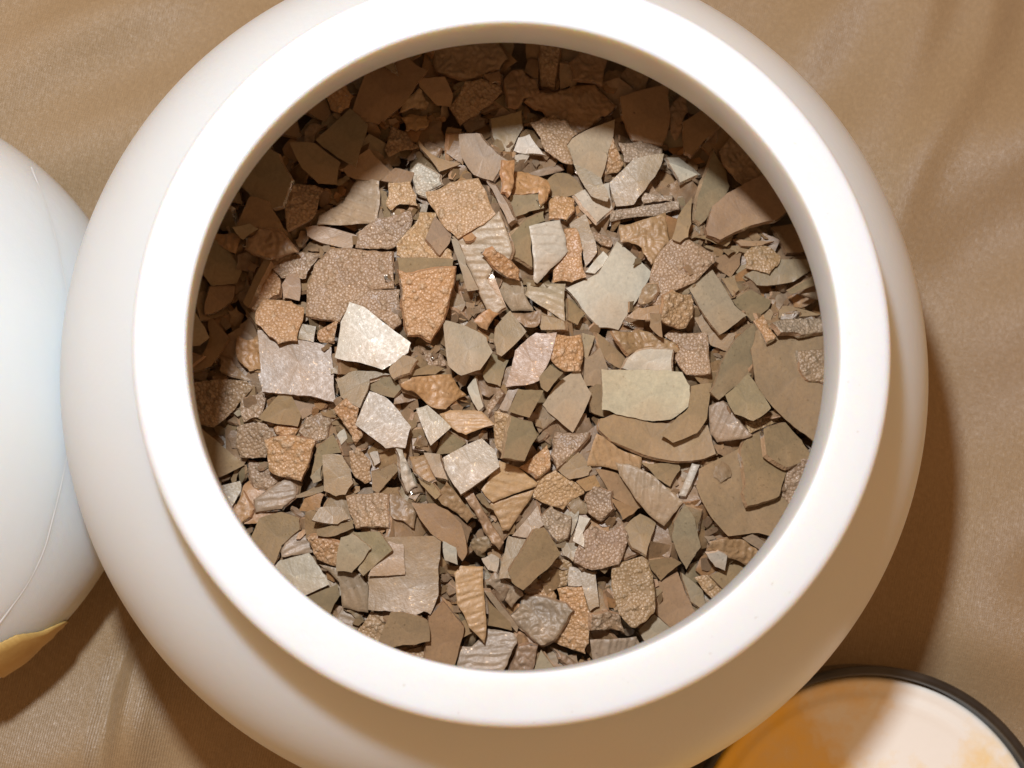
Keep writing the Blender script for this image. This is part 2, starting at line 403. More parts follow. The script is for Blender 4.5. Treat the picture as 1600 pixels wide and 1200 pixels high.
def flake_geo(poly, kind, tone, thick, spacing, bevel=.03):
    """poly in local cm on the flake's own xy; returns verts, faces, material ids, colours"""
    amp = {'S': .014, 'B': .022, 'R': .014, 'L': .030}[kind]
    ring = jag(poly, (.045 if kind != 'S' else .05), amp)
    pa = np.array(ring); lo, hi = pa.min(0), pa.max(0)
    gx, gy = np.meshgrid(np.arange(lo[0], hi[0], spacing), np.arange(lo[1], hi[1], spacing*.87)); gx = gx.copy(); gx[1::2] += spacing/2
    gx = gx.ravel()+RNG.uniform(-.12, .12, gx.size)*spacing; gy = gy.ravel()+RNG.uniform(-.12, .12, gy.size)*spacing
    k = inside(ring, gx, gy); gx, gy = gx[k], gy[k]
    k = edge_dist(ring, gx, gy) > spacing*.5; gx, gy = gx[k], gy[k]
    pts = [Vector(p) for p in ring]+[Vector((x, y)) for x, y in zip(gx, gy)]
    nr = len(ring)
    vs, es, fs, *_ = delaunay_2d_cdt(pts, [(i, (i+1) % nr) for i in range(nr)], [], 1, 1e-5)
    P = np.array([[v.x, v.y] for v in vs]); nv = len(P)
    hh, bead = relief(kind, P, tone)
    d = edge_dist(ring, P[:, 0], P[:, 1])
    bv = min(bevel, thick*.5)
    hh = hh - np.maximum(0, 1-d/bv)**2*bv*(.5 if kind != 'S' else 0)
    bx, by = random.uniform(-.10, .10), random.uniform(-.10, .10)
    if kind == 'L': bx *= 2
    c0 = P.mean(0); bend = bx*(P[:, 0]-c0[0])**2+by*(P[:, 1]-c0[1])**2
    top = np.column_stack([P, hh+bend]); 
    cnt = {}
    for f in fs:
        for a, b in zip(f, f[1:]+f[:1]): cnt[(a, b)] = 1
    bnd = [(a, b) for (a, b) in cnt if (b, a) not in cnt]
    verts = [tuple(v) for v in top]; faces = [tuple(f) for f in fs]; mids = [0]*len(faces)
    idx = {}; 
    inset = random.choice((random.uniform(-.05, -.01), random.uniform(-.01, .035)))
    mid = {}; tp = {}
    for a, b in bnd:
        for q in (a, b):
            if q not in idx:
                v = top[q]; dirc = (v[:2]-c0); dirc = dirc/max(1e-6, np.linalg.norm(dirc))
                w = noise.noise(Vector((v[0]*9, v[1]*9, 7)))*.022
                tp[q] = len(verts); verts.append(tuple(v))
                mid[q] = len(verts); verts.append((v[0]+dirc[0]*(w*.5+inset*.5), v[1]+dirc[1]*(w*.5+inset*.5), v[2]-thick*.5+w*.6))
                idx[q] = len(verts); verts.append((v[0]+dirc[0]*(inset+w*.5), v[1]+dirc[1]*(inset+w*.5), bend[q]-thick))
    for a, b in bnd:
        faces.append((tp[b], tp[a], mid[a], mid[b])); mids.append(1)
        faces.append((mid[b], mid[a], idx[a], idx[b])); mids.append(1)
    # closed underside: a fan round one middle vertex
    cidx = len(verts); verts.append((c0[0], c0[1], -thick))
    for a, b in bnd: faces.append((idx[b], idx[a], cidx)); mids.append(1)
    tv = np.array(tone); cols = np.empty((len(verts), 3))
    nod = tv*.35+np.array([.36, .275, .185])*.65*(tv.mean()/.27)**.5
    cols[:nv] = tv[None]*(1-.75*bead[:, None])+nod[None]*(.75*bead[:, None])
    if kind in 'BL': cols[:nv] *= (1-.12*(bead[:, None] < .05))
    cols[nv:] = tv*np.array([1.05, 1.0, .98])
    return verts, faces, mids, cols
def to_mesh(name, verts, faces, mids, cols, mats):
    me = bpy.data.meshes.new(name)
    me.from_pydata([(v[0]*S, v[1]*S, v[2]*S) for v in verts], [], faces)
    for mt in mats: me.materials.append(mt)
    me.polygons.foreach_set('material_index', mids)
    me.polygons.foreach_set('use_smooth', [q == 0 or q == 2 for q in mids])
    ca = me.color_attributes.new('tone', 'FLOAT_COLOR', 'POINT')
    ca.data.foreach_set('color', np.column_stack([cols, np.ones(len(cols))]).astype(np.float32).ravel())
    me.update(); return me

# height field of the heap, grown flake by flake so that each rests on those below it
GR = .05; GX0 = -6.2; GN = int(12.4/GR)
ax = GX0+np.arange(GN)*GR
HX, HY = np.meshgrid(ax, ax, indexing='ij')
BED = H_RIM-4.05
rad = np.hypot(HX, HY)
Z = BED+.25*np.exp(-((HX-.3)**2+(HY+.2)**2)/9)-.10*np.clip(rad-3.5, 0, 3)
Z -= .13*np.clip(-HX-1.6, 0, 3)
Z += .10*np.array([[noise.noise(Vector((x*.5, y*.5, .2))) for y in ax[::5]] for x in ax[::5]]).repeat(5, 0).repeat(5, 1)[:GN, :GN]
# underlying bed
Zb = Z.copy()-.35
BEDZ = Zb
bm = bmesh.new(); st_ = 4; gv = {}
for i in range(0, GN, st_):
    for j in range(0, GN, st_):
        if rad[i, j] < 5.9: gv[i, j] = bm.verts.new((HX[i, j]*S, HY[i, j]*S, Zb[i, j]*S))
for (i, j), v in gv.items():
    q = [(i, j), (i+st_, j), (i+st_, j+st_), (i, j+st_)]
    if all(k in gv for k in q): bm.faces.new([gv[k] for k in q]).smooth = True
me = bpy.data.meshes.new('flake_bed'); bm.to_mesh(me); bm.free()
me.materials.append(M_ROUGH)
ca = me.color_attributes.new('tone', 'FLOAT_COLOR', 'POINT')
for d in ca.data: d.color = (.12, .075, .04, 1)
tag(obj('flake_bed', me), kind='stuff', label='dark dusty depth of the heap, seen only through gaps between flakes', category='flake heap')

def rest(polyw, thick, gain, jit, pct, gmax=.42):
    """tilt and height at which a flake of this outline lies on the heap"""
    pa = np.array(polyw); c = pa.mean(0)
    i0, j0 = np.maximum(0, ((pa.min(0)-GX0)/GR).astype(int)); i1, j1 = np.minimum(GN-1, ((pa.max(0)-GX0)/GR).astype(int)+2)
    X = HX[i0:i1, j0:j1]; Y = HY[i0:i1, j0:j1]; k = inside(polyw, X, Y)
    if k.sum() < 4: return None
    zz = Z[i0:i1, j0:j1][k]; x = X[k]-c[0]; y = Y[k]-c[1]
    A = np.column_stack([x, y, np.ones_like(x)]); sol = np.linalg.lstsq(A, zz, rcond=None)[0]
    g = sol[:2]*gain+np.array([random.gauss(0, jit), random.gauss(0, jit)])
    gn = np.hypot(*g); 
    if gn > gmax: g *= gmax/gn
    z0 = np.percentile(zz-g[0]*x-g[1]*y, pct)+thick
    return c, g, z0, (slice(i0, i1), slice(j0, j1)), k, x, y
def stamp(info, drop=0.0):
    c, g, z0, sl, k, x, y = info
    sub = Z[sl]; sub[k] = np.maximum(sub[k], z0-drop+g[0]*x+g[1]*y)

# small chips beneath and between: past counting, one object
FV, FF, FM, FC = [], [], [], []; off = 0
names_t = list(TONES)
def filler(cx, cy, r, steep, spacing, pct, ceil=None):
    global off
    n = random.randint(4, 6); a0 = random.random()*6.28
    asp = random.uniform(.5, 1) if ceil is None else random.uniform(.25, .8)
    loc = [(r*random.uniform(.7, 1.1)*math.cos(a0+6.283*q/n+random.uniform(-.3, .3)), asp*r*random.uniform(.7, 1.1)*math.sin(a0+6.283*q/n)) for q in range(n)]
    ro = random.random()*6.28; loc = [(x*math.cos(ro)-y*math.sin(ro), x*math.sin(ro)+y*math.cos(ro)) for x, y in loc]
    pw = [(cx+x, cy+y) for x, y in loc]
    th = random.uniform(.05, .10) if r > .25 else random.uniform(.03, .05)
    info = rest(pw, th, .8, steep, pct, gmax=1.1)
    if info is None: return
    c, g, z0 = info[:3]
    if ceil is not None and z0 + .3*r*math.hypot(*g) > ceil: return
    kind = random.choice('SSSBBRLB') if r > .14 else 'S'; tone = np.array(TONES[random.choice('ttgbbmmmvpao')])*random.uniform(.7, .98)
    v, f, mi, co = flake_geo(loc, kind, tone, th, spacing)
    nrm = np.array([-g[0], -g[1], 1.0]); nrm /= np.linalg.norm(nrm)
    V = np.array(v); W = np.empty_like(V)
    W[:, 0] = cx+V[:, 0]+nrm[0]*V[:, 2]; W[:, 1] = cy+V[:, 1]+nrm[1]*V[:, 2]; W[:, 2] = z0+g[0]*(W[:, 0]-c[0])+g[1]*(W[:, 1]-c[1])+V[:, 2]*nrm[2]
    W[:, 2] = z0+g[0]*(cx+V[:, 0]-c[0])+g[1]*(cy+V[:, 1]-c[1])+nrm[2]*V[:, 2]
    FV.append(W); FF.extend([tuple(a+off for a in q) for q in f]); FM.extend([q if q == 1 else (0 if kind != 'S' else 2) for q in mi]); FC.append(co); off += len(v)
    stamp(info)
for q in range(800):
    r = 5.55*math.sqrt(random.random()); a = random.random()*6.283
    filler(r*math.cos(a), r*math.sin(a), random.uniform(.22, .52), .28, .085, 60)

DATA = """
A g S 3 light grey triangular chip in the shade|1068,440 1180,545 1150,650 1115,760 1105,808 850,635
A t S 2 tan five-sided flake|690,650 850,655 1010,775 985,912 870,910 770,815
A g S 1 broad olive-grey plate against the wall|375,850 490,715 620,720 705,880 650,1050 590,1065 480,1020 425,930
A b S 1 long ochre slab with a saw-toothed end|1080,450 1240,240 1400,170 1550,200 1480,290 1390,420 1280,510 1240,530 1130,520
A b S 1 small shaded brown flake|790,440 880,390 950,400 945,470 920,525 790,500
A o B 1 small orange-brown pebbled bit|945,370 1030,320 1090,360 1060,430 1010,470 945,440
A b S 1 ochre wedge under the rim|560,640 600,560 780,460 775,630 640,640
A m L 1 mauve nugget|780,620 830,530 930,545 850,600 850,640 830,660 780,650
A m B 1 dark mauve pebbled plate|690,900 790,900 905,930 870,1010 830,1120 680,1190 655,1060
A b S 1 dark brown triangle|355,1180 440,990 560,1020 680,1220 500,1240
A v R 2 brown-mauve plate with a shiny broken end|1110,880 1180,875 1250,890 1255,960 1225,1160 1080,1165 860,1165 870,1110 1020,1030
A t S 1 half-hidden tan flake|875,1000 950,930 1080,920 1090,960 1010,1040 880,1010
A b S 1 shaded brown flake with a straight side|1020,820 1190,690 1330,840 1250,890 1110,880 1050,860
A m B 2 small mauve pebbled triangle|1320,540 1420,590 1500,680 1400,700 1310,745 1280,700
A b S 1 half-shaded brown chip|1260,890 1350,810 1470,840 1440,920 1330,900
A y B 2 pale orange cluster of beads|1310,910 1440,905 1480,990 1490,1050 1400,1040 1330,1075 1290,1040
A a L 2 ochre nugget with a flat top|1390,470 1460,450 1550,460 1560,540 1480,570 1420,555
A t L 1 brown flake with a scalloped edge|1390,400 1500,310 1560,400 1540,440 1380,460
A m L 1 round mauve nugget|1520,650 1560,630 1640,680 1600,760 1530,720
A t S 0 small tan sliver by the wall|270,1020 390,950 430,960 400,1040 280,1060
A g S 1 grey-green flake under the rim|1110,240 1240,180 1340,140 1360,225 1260,230
B m L 2 large dark oval flake|240,190 290,90 420,50 620,70 700,130 640,190 500,240 390,250 260,210
B b S 2 brown flake with a pale standing edge|130,250 300,240 350,350 330,430 250,420 140,300
B b B 3 lumpy brown flake shaped like a leaf|330,430 430,270 530,250 640,290 660,330 600,400 500,480 400,545
B b L 3 rough brown flake with a notch|670,280 720,200 800,210 870,270 905,335 790,380 740,430 700,420
B b S 1 tiny shaded brown chip|550,225 640,205 640,270 580,280
B b L 2 wide dark brown flake with two points|800,400 860,340 950,350 1090,300 1240,290 1370,420 1300,490 1200,560 1130,590 1040,520 900,450
B b L 1 rough squarish brown flake|1090,140 1200,110 1300,140 1285,300 1200,270 1100,260
B m B 1 dark pebbled upright flake|900,60 1010,80 985,320 900,300 890,180
B b S 1 narrow brown flake|820,130 890,140 880,270 800,210
B b S 0 narrow dark flake|1020,150 1080,160 1090,290 1020,320
B g S 2 tongue of olive brown crossing the shadow edge|590,500 780,450 790,560 740,650 690,735 640,690 600,600
B v S 2 mauve-grey slab crossing the shadow edge|390,600 520,600 600,690 700,770 640,820 600,890 480,850 400,720
B p B 1 reddish pebbled flake crossing the shadow edge|830,520 960,480 1060,520 1130,590 1060,660 1100,780 1000,750 930,700 900,620
B h S 3 pale grey five-sided flake pointing down|1060,660 1170,580 1360,510 1330,680 1270,890 1150,840 1090,760
B o B 2 orange pebbled triangle|1350,620 1420,780 1380,840 1280,870 1310,720
B w S 1 glinting grey sliver|730,700 760,620 830,600 900,700 930,730 800,720
B w S 2 white arrow-shaped flake|1110,980 1200,940 1330,900 1350,1060 1250,1150 1160,1050
B g S 3 olive tongue lying on a white flake|1100,800 1270,890 1310,960 1310,1025 1210,990 1160,920
B y B 3 large pale orange square with one nodule|180,960 340,900 510,870 560,960 620,1100 500,1180 380,1250 320,1200 240,1080
B o L 2 orange wrinkled flake|720,830 840,850 950,900 950,960 900,1040 890,960 720,980
B o L 2 narrow orange lumpy flake standing upright|655,790 725,790 720,880 700,1000 655,980
B t S 1 round tan flake|930,900 1000,840 1080,850 1170,950 1100,980 980,1000 940,970
B g S 1 plain olive flake|710,980 910,970 920,1060 830,1080 730,1120 700,1060
B o B 3 small orange pebbled square|950,1020 1000,980 1110,1000 1110,1070 1060,1130 950,1120
B v S 2 slim pinkish stick|560,890 620,920 740,1130 700,1160 640,1040
B v R 2 short ribbed stick|830,840 1040,780 1050,820 840,870
B w S 1 tiny white chip|740,730 830,730 800,775 750,770
B b S 1 dark brown curl at the shadow edge|140,640 240,740 400,780 300,820 270,830 160,700
B w B 1 grey glittering flake|80,840 130,780 270,850 280,910 180,960 190,1000 120,960
C t S 3 thick brown-grey slab|50,900 200,755 390,720 350,830 260,960 200,1040 90,1050
C b S 2 big brown square in the shade|120,360 380,350 430,480 410,600 380,660 200,630 130,470
C b S 2 ochre-brown triangle in the shade|510,520 600,490 720,560 640,640 560,735 520,710
C m L 1 lumpy upright strip|420,420 500,400 540,460 500,580 460,640 430,560
C m L 0 dark mauve flake under the rim|780,560 900,700 1030,880 880,910 770,800 740,700
C g S 3 curved olive-grey shard|700,700 780,830 800,920 740,1020 620,1160 580,1130 600,1000 660,830
C w S 2 whitish wedge|420,720 500,720 640,830 580,830 440,780
C w S 1 whitish triangle|420,780 600,850 490,900
F p S 3 big salmon plate with a thick grey edge|650,110 690,-30 780,-110 1000,-200 1100,20 1090,55 960,80 740,180 660,150
C v B 2 long beaded stick|60,1080 480,1015 490,1070 300,1110 50,1150
C v B 2 short beaded stick|260,960 450,980 440,1020 260,1030
C v B 1 pinkish glittering plate|100,650 240,640 380,690 370,760 200,760 140,770
F t S 2 tan blade standing on edge|440,170 480,30 570,-90 560,80 540,160 490,190
C m L 1 dark crumpled strip under the rim|150,180 250,220 270,330 200,330 120,240
D p B 1 very large pinkish pebbled plate|930,230 1330,250 1345,480 1200,490 1090,590 1000,690 790,655 800,460 850,330
D m B 2 pebbled mauve flake with a scalloped side|1110,140 1230,50 1440,0 1450,90 1370,200 1300,240 1100,230
D p S 3 tan wedge with a glinting tip|790,100 900,90 1110,150 1080,230 1050,235 900,200 800,150
D p B 2 pebbled plate of fine beads|1200,490 1380,490 1390,700 1340,740 1190,640 1090,590
D w S 3 broad pale grey trapezium beside the orange shield|1065,565 1160,600 1445,820 1430,880 1270,990 1100,940 970,910 1010,690
D v S 2 large pinkish-grey square with rounded lower corners|490,740 640,760 740,800 880,825 950,850 965,1000 985,1195 760,1150 520,1125 510,980
D o B 3 orange beaded lump|525,540 700,560 780,600 770,690 740,810 620,830 560,780 480,700 480,620
D t S 3 ochre stick leaning over|540,290 575,310 435,605 400,570
D o B 1 reddish pebbled flake behind a stick|560,340 630,420 620,520 520,560 480,620 440,590
D p S 2 brown round-topped chip|680,385 750,390 750,560 650,540 640,460
D g S 2 olive-grey four-sided flake by the wall|130,190 270,190 390,380 360,450 200,465
D b S 2 shaded brown flake by the wall|190,470 350,470 330,560 200,640 160,640
D h S 3 light olive chip against the wall|50,590 140,580 190,790 130,840 45,870
D b S 2 pointed brown flake by the wall|190,650 310,790 200,970 80,1030 150,890 190,790
D b S 2 small dark flake against the wall|50,880 120,870 150,900 90,1030 50,1020
G b B 2 broad rough brown flake by the wall|60,125 240,130 420,140 470,170 380,270 260,400 215,435 130,360 80,320
D o L 2 small orange knob|270,160 330,135 385,160 350,260 300,240
D b L 2 crumpled brown flake|430,170 500,110 630,130 740,260 620,290 500,280 420,240
D g S 2 olive chip by the wall|330,100 440,75 500,110 400,180
D b S 1 narrow brown flake by the wall|300,260 500,340 470,380 300,310
D m B 1 dark pebbled mauve flake|500,290 750,260 880,270 840,330 790,420 720,390 640,420
D o L 1 cluster of rust-brown lumps|370,780 490,800 510,990 440,1000 370,930
D m L 1 rough mauve flake at the wall|240,900 330,930 450,1060 260,1010
D g S 2 small grey-tan chip|750,700 855,720 840,820 745,800
D o B 1 orange pebbled corner|870,760 1000,690 970,840 880,830
G g S 1 large olive flake|980,130 1060,90 1200,80 1320,100 1190,130 1180,200 1130,310 1010,240
G g S 2 small olive plate|1190,130 1310,120 1390,190 1340,245 1180,190
D t S 2 stepped tan chip|1310,990 1400,900 1490,930 1440,1010 1340,1050
D t S 2 flat tan chip seen edge on|1440,1000 1560,960 1660,980 1600,1020 1450,1030
E y B 1 beaded yellowish plate|0,200 90,100 140,10 240,10 240,170 350,250 350,300 180,310 0,270
E v S 2 mauve-grey diamond|180,170 240,30 340,130 330,200 270,275
E o B 2 big orange shield studded with beads|10,400 120,410 360,380 350,470 290,690 210,830 150,790 70,790 30,620
E g S 1 grey-brown plate|0,310 180,310 350,320 350,410 20,420
E h R 1 long grey ribbed plate|345,160 500,110 640,0 720,240 700,300 620,330 560,420 680,600 590,665 480,420
E h S 2 slim pale sliver|340,170 390,200 430,330 510,490 440,500 390,330
E o B 3 narrow orange beaded flake|540,270 610,230 700,300 770,370 770,435 690,410 600,340
E h R 2 grey-tan ribbed flake|560,420 690,410 780,440 800,520 850,600 855,625 720,625 640,510
E w R 3 whitish ribbed flake tapering down|830,90 1020,55 1060,170 1070,250 960,360 880,450 855,420 850,250
E o B 2 orange flake studded with beads|1040,120 1110,110 1150,220 1180,420 1090,450 970,450 980,360 1050,250
E t S 1 tall tan flake|1080,80 1180,20 1240,190 1250,260 1180,345 1160,250
E g S 1 tall olive-grey flake|690,180 800,60 920,0 930,60 830,100 850,350 720,280
E h R 2 ribbed downward-pointing triangle|810,440 950,450 1055,450 1050,690 900,590 800,520
E w S 3 large white angular flake|1060,480 1260,390 1380,185 1600,380 1500,560 1385,740 1270,725 1150,590
E t S 1 tan chip tucked under|1070,540 1180,640 1130,710 1070,680
E t S 1 small tan four-sided chip|340,480 430,570 370,680 300,660
E v S 1 pinkish sliver|400,510 520,540 440,600 360,470
E o L 1 crumbly orange bit|480,690 580,610 640,640 560,740
E g S 3 olive diamond|610,740 700,640 800,770 650,915 620,900 600,820
E h S 3 rounded pale grey flake|290,680 440,720 560,790 600,880 520,990 400,1025 320,960
E p S 2 thick salmon-brown flake with a pale side|680,1100 740,870 870,760 1000,760 960,920 890,1060 760,1090
E o B 3 orange flake dotted with nodules|1000,770 1150,770 1165,940 1150,1000 1050,1000 960,920
E g S 2 grey-olive chip|540,1010 600,890 700,930 650,1095 570,1070
E g S 3 small olive chip|890,1040 960,960 1040,1010 940,1130 900,1100
H h S 3 smooth grey-pink kite|910,290 1010,150 1130,65 1215,220 1100,465 940,330
E h S 2 narrow grey curl|1160,760 1240,780 1190,930 1165,900
E v S 1 mauve square flake|1180,920 1270,850 1320,980 1270,1100 1170,1090
E t S 2 ochre-olive wedge|1250,760 1380,870 1450,930 1400,985 1310,930 1260,840
F a L 2 orange-tan splintered wedge|60,750 230,740 490,830 490,880 300,850 170,900
E m L 2 rough mauve crumb|700,640 890,620 900,670 830,720 800,720 730,690
E t S 1 flat tan chip|860,640 1040,690 1050,740 900,740
E w S 1 pale half-hidden chip|1180,380 1290,250 1330,310 1240,390
E m B 2 stubby beaded stick|1220,130 1340,170 1340,220 1260,200
E m B 1 mauve speckled chip|150,850 280,870 310,960 200,960
H o L 3 rough orange flake|20,160 90,120 340,100 440,230 300,320 200,290 90,200
F a L 2 wrinkled orange-tan flake|110,90 400,0 420,190 310,340 250,230 190,200 120,190
F m B 1 large brown diamond with a beaded half|310,380 350,280 490,140 720,270 710,310 590,440 450,500 390,610 300,580
F h S 3 long pale tan rectangle|550,480 690,370 830,590 910,650 740,770 640,640
F a B 2 ochre square with soft bumps|385,530 450,490 560,520 580,600 530,730 460,720 375,680
F m B 2 mauve glittering square|390,780 450,740 660,760 680,1015 530,1020 460,920 490,860
F c S 3 cream chip half under a larger cream plate|130,980 200,890 310,860 445,870 440,1010 250,1030
I c S 4 large cream plate with a chipped right end|-5,65 300,70 500,85 545,170 560,280 430,380 290,388 90,350 0,320
F g S 2 long olive flake|690,1130 750,950 850,790 960,700 990,880 940,1020 740,1180
I t S 3 very large olive-brown plate with a curved left edge|930,-60 960,-170 1100,-240 1200,-240 1390,-80 1400,200 1370,450 1290,525 1150,380 1050,280 960,150
F v B 3 knobbly purple-grey stick|1060,700 1160,670 1390,680 1390,740 1250,770 1120,760
F o B 3 short orange beaded rope|950,680 1010,640 1090,780 1030,820
F t S 2 tan shard with a shiny tip|1040,660 1110,590 1250,600 1310,650 1150,665
F g S 2 olive flake with a broken corner|820,560 930,490 1060,560 1040,610 940,690 850,600
F a B 3 orange-tan hexagon|890,270 940,220 1050,220 1120,280 1100,340 1050,390 900,350
F p S 2 pinkish shard|700,330 740,280 880,250 870,330 810,410
F g S 2 flat olive flake with a ragged lower edge|890,400 1120,300 1280,330 1200,440 1080,460 970,460
F g S 2 glinting olive flake|1160,500 1290,380 1330,440 1230,500 1180,515
F b S 1 half-shaded brown plate at the wall|1060,100 1200,110 1280,290 1160,260
F t S 2 thin tan layer|540,160 690,190 780,220 820,160 700,140
F t S 1 thin tan ledge|590,210 870,220 840,270 700,250
F p S 1 long thin salmon splinter|820,170 1080,190 1000,215 870,215
F t S 1 small tan post|750,420 830,400 860,490 820,530
F m L 2 small mauve pebble at the wall|1240,520 1330,500 1340,540 1310,565
F t L 1 little tan crumb|210,590 260,480 310,490 300,560 260,600
F a S 1 smooth orange-tan strip|150,670 220,620 370,600 380,690 250,690
F t S 1 upright tan chip|300,640 370,640 380,790 300,720
F m B 4 reddish pebbled patch of a flake at the wall|1230,870 1390,850 1400,1080 1300,1060 1240,990
F t S 1 brown-olive flake|570,650 640,640 730,770 830,760 800,880 680,840
I t S 3 hook-shaped tan slab|360,480 500,350 540,300 550,180 680,160 650,380 590,470 440,530
I t S 2 large tan plate with a long curved edge|-20,450 -10,380 90,350 300,400 660,420 710,600 640,630 440,640 260,600 60,520
I g S 3 olive flake cut square|770,230 920,90 1060,310 950,390 830,350
I v R 2 pinkish ribbed flake|670,300 760,270 830,350 940,480 900,500 720,525 680,470
I y B 2 pale orange beaded strip|890,390 1080,320 1140,390 1000,440 930,470
I t S 1 very large brown plate at the wall|590,800 610,690 870,560 1000,600 1180,700 1120,860 1180,960 1130,1080 980,1090 790,1110 690,1000
I t S 2 brown plate with a stepped left edge|870,590 890,520 1040,430 1170,680 1110,860 915,920 885,830 900,760
I t S 3 brown flake atop two larger plates|1010,440 1150,400 1250,510 1240,600 1160,680 1030,600
I m B 2 reddish rounded flake at the wall|1130,830 1170,650 1300,580 1310,640 1180,950 1110,860
H y R 2 pink and orange ribbed flake|1190,650 1250,470 1380,560 1530,620 1520,690 1380,700 1190,670
I v R 3 long mauve ribbed blade|85,650 160,660 330,740 510,900 390,1050 270,950 110,730
I t S 1 little tan flake with orange specks|250,650 480,660 490,700 430,800 340,750
I w R 3 bright metallic stick|565,655 612,665 525,862 480,855
L h S 2 smooth tan leaf-shaped flake|610,230 680,110 740,200 780,380 690,520 640,430 600,300
L w S 3 small pale pink chip|815,420 890,400 945,435 930,525 870,500
L a L 2 lumpy tan crust|810,400 830,340 950,310 1050,340 1115,410 1040,470 940,440
L v S 1 thin pinkish splinter|1040,320 1100,300 1230,370 1180,410
L t S 0 plain brown plate under the rim|840,560 1000,450 1120,470 950,650
L y B 2 speckled ochre strip under the rim|740,570 830,560 960,660 890,710 790,640
L p S 2 brown four-sided flake|490,620 640,540 690,680 730,820 640,880 500,800
L g S 1 olive sliver|660,540 790,650 770,730 720,720
L t S 2 dark tan triangle|460,460 600,450 660,480 530,590 470,520
L a B 3 big ochre flake with fine ripples|230,490 430,430 480,560 490,790 370,885 270,800 220,620
L h S 1 pale olive chip under the rim|390,900 490,800 590,860 420,940
L m B 2 mauve-brown flake|100,800 200,780 270,800 310,920 200,890 100,900
L v R 2 flat mauve plate under the rim|90,960 380,940 390,1000 90,1080
K o B 2 orange flake with scattered dots|680,520 840,500 900,720 880,860 860,930 650,850 700,640
K v L 3 rough grey-mauve flake|390,690 480,560 680,600 780,660 660,840 580,870 500,800
K o B 2 orange corner of a flake|470,540 610,415 680,560 680,600 540,580
K a B 2 rough ochre chip|610,390 650,345 770,350 740,500 690,510
K t S 2 plain brown flake|760,380 920,420 945,630 890,660 840,500 750,500
K t S 3 thick olive-tan blade with a pale side|380,420 550,140 600,135 710,300 620,400 470,530 400,480
K t S 2 olive-tan upright slab|320,460 380,190 490,210 400,460
K t S 1 dark olive triangle|400,190 560,0 600,120 500,200
K m B 2 pebbled mauve flake with a notched top|790,350 840,200 900,120 1000,160 1090,110 1130,190 1070,370 900,400
K v B 2 mauve stippled flake|590,60 650,0 770,70 750,200 680,220 600,140
K w S 2 pale curved shard|780,220 820,60 890,80 840,170 850,260
K y R 3 long yellowish ribbed flake|40,420 80,375 220,380 240,700 230,860 130,760 60,620
K v R 1 broad mauve flake under the rim|60,870 150,880 250,770 410,800 430,860 300,1040 60,1010
K m L 3 shiny lumpy stick under the rim|330,1020 440,880 560,880 500,1040 400,1050
K h S 2 grey-olive flake under the rim|490,1040 580,905 740,1020 640,1060
K m L 1 small rough brown flake|640,880 850,950 860,975 700,960
K t S 1 olive-brown chip|250,600 390,730 400,780 250,750
K v S 2 thin mauve stick|230,540 270,540 440,760 430,790
K t S 2 smooth tan flake with a chipped side|1100,140 1200,50 1300,110 1240,310 1150,260
K v L 1 rough pinkish flake|230,470 300,420 400,500 470,560 400,640
K h S 1 small grey chip|210,330 270,300 320,330 300,420 250,400
K g S 1 small olive-grey flake|700,230 800,230 840,270 780,350 720,310
J p S 2 large salmon flake with a shiny notch|1150,990 1160,700 1250,600 1380,760 1370,820 1300,1000
J t S 2 very large olive-tan plate with a ragged lower edge|780,450 890,200 1240,190 1230,330 1220,560 1170,680 1130,660 1070,685 1000,660 890,655 780,650
J p S 3 salmon chip with a glinting corner|860,300 910,220 1000,240 1010,430 780,440
J g S 4 grey-tan flake with a straight edge|690,165 850,165 930,280 750,440 720,400 780,300
J h S 5 pale olive flake overlapping its twin|610,200 680,175 800,270 680,420 580,410
J o B 2 orange crumbly flake|400,200 460,190 610,240 600,310 580,380 460,340
J t S 3 tan roof-shaped flake|430,90 480,10 620,10 670,80 590,115
J t S 2 thin tan flake with a ragged edge|460,150 600,110 690,90 690,140 570,190 460,185
G p B 3 salmon square|1040,860 1170,850 1300,850 1305,1060 1100,1060 1060,960
G m L 2 rough brown block with a pale top|1310,840 1360,840 1490,960 1470,1060 1340,1000
J b S 2 large brown crescent with a grooved edge|1050,-20 1200,-10 1280,30 1360,110 1400,290 1370,350 1290,260 1170,170 1100,80
J t S 1 large tan plate at the wall|100,80 240,40 350,80 350,150 240,250 230,380 90,240
J v R 1 streaky mauve flake|240,270 350,150 400,200 440,290 300,310 240,320
J h S 3 pale salmon square at the wall|215,380 230,340 410,295 540,490 330,530
J g S 4 olive plate under the rim|340,540 590,490 605,560 560,710
J v R 1 silvery mauve ribbed flake|470,370 740,430 780,500 780,670 620,640 600,480
J v R 0 mauve flake under the rim|570,700 620,640 750,680 720,790
J a B 1 orange-brown rough plate under the rim|710,800 800,660 890,680 900,850 1140,870 1140,970 900,900
J t S 2 small olive flake with a dark jagged lower edge|860,820 920,670 1040,680 1150,720 1165,850 1080,870 1000,870
J w S 2 small shiny metal chip|1250,220 1330,260 1340,370 1260,340
K t L 1 little tan flake|140,230 260,190 270,260 180,310
H p L 3 long grooved stick|410,850 480,840 670,1150 640,1200 590,1150
H a L 2 tan shard with a notched edge|250,830 310,770 480,990 440,1030 280,910
H t S 1 tan sliver|130,750 190,750 270,850 240,880
H h S 4 smooth grey-tan square with a thick edge|300,690 290,620 530,500 610,570 640,680 400,850
H y R 2 yellowish ribbed flake|530,820 640,640 760,680 880,780 870,800 600,900
H y R 1 lower ribbed flake|580,900 860,820 830,890 700,1080 660,1080
H y B 2 orange-tan flake with rows of beads|850,870 880,740 990,700 1160,790 1170,850 1040,950 960,920
H m B 2 cluster of mauve beads|970,520 1000,460 1200,460 1190,500 1090,600 1000,690 960,600
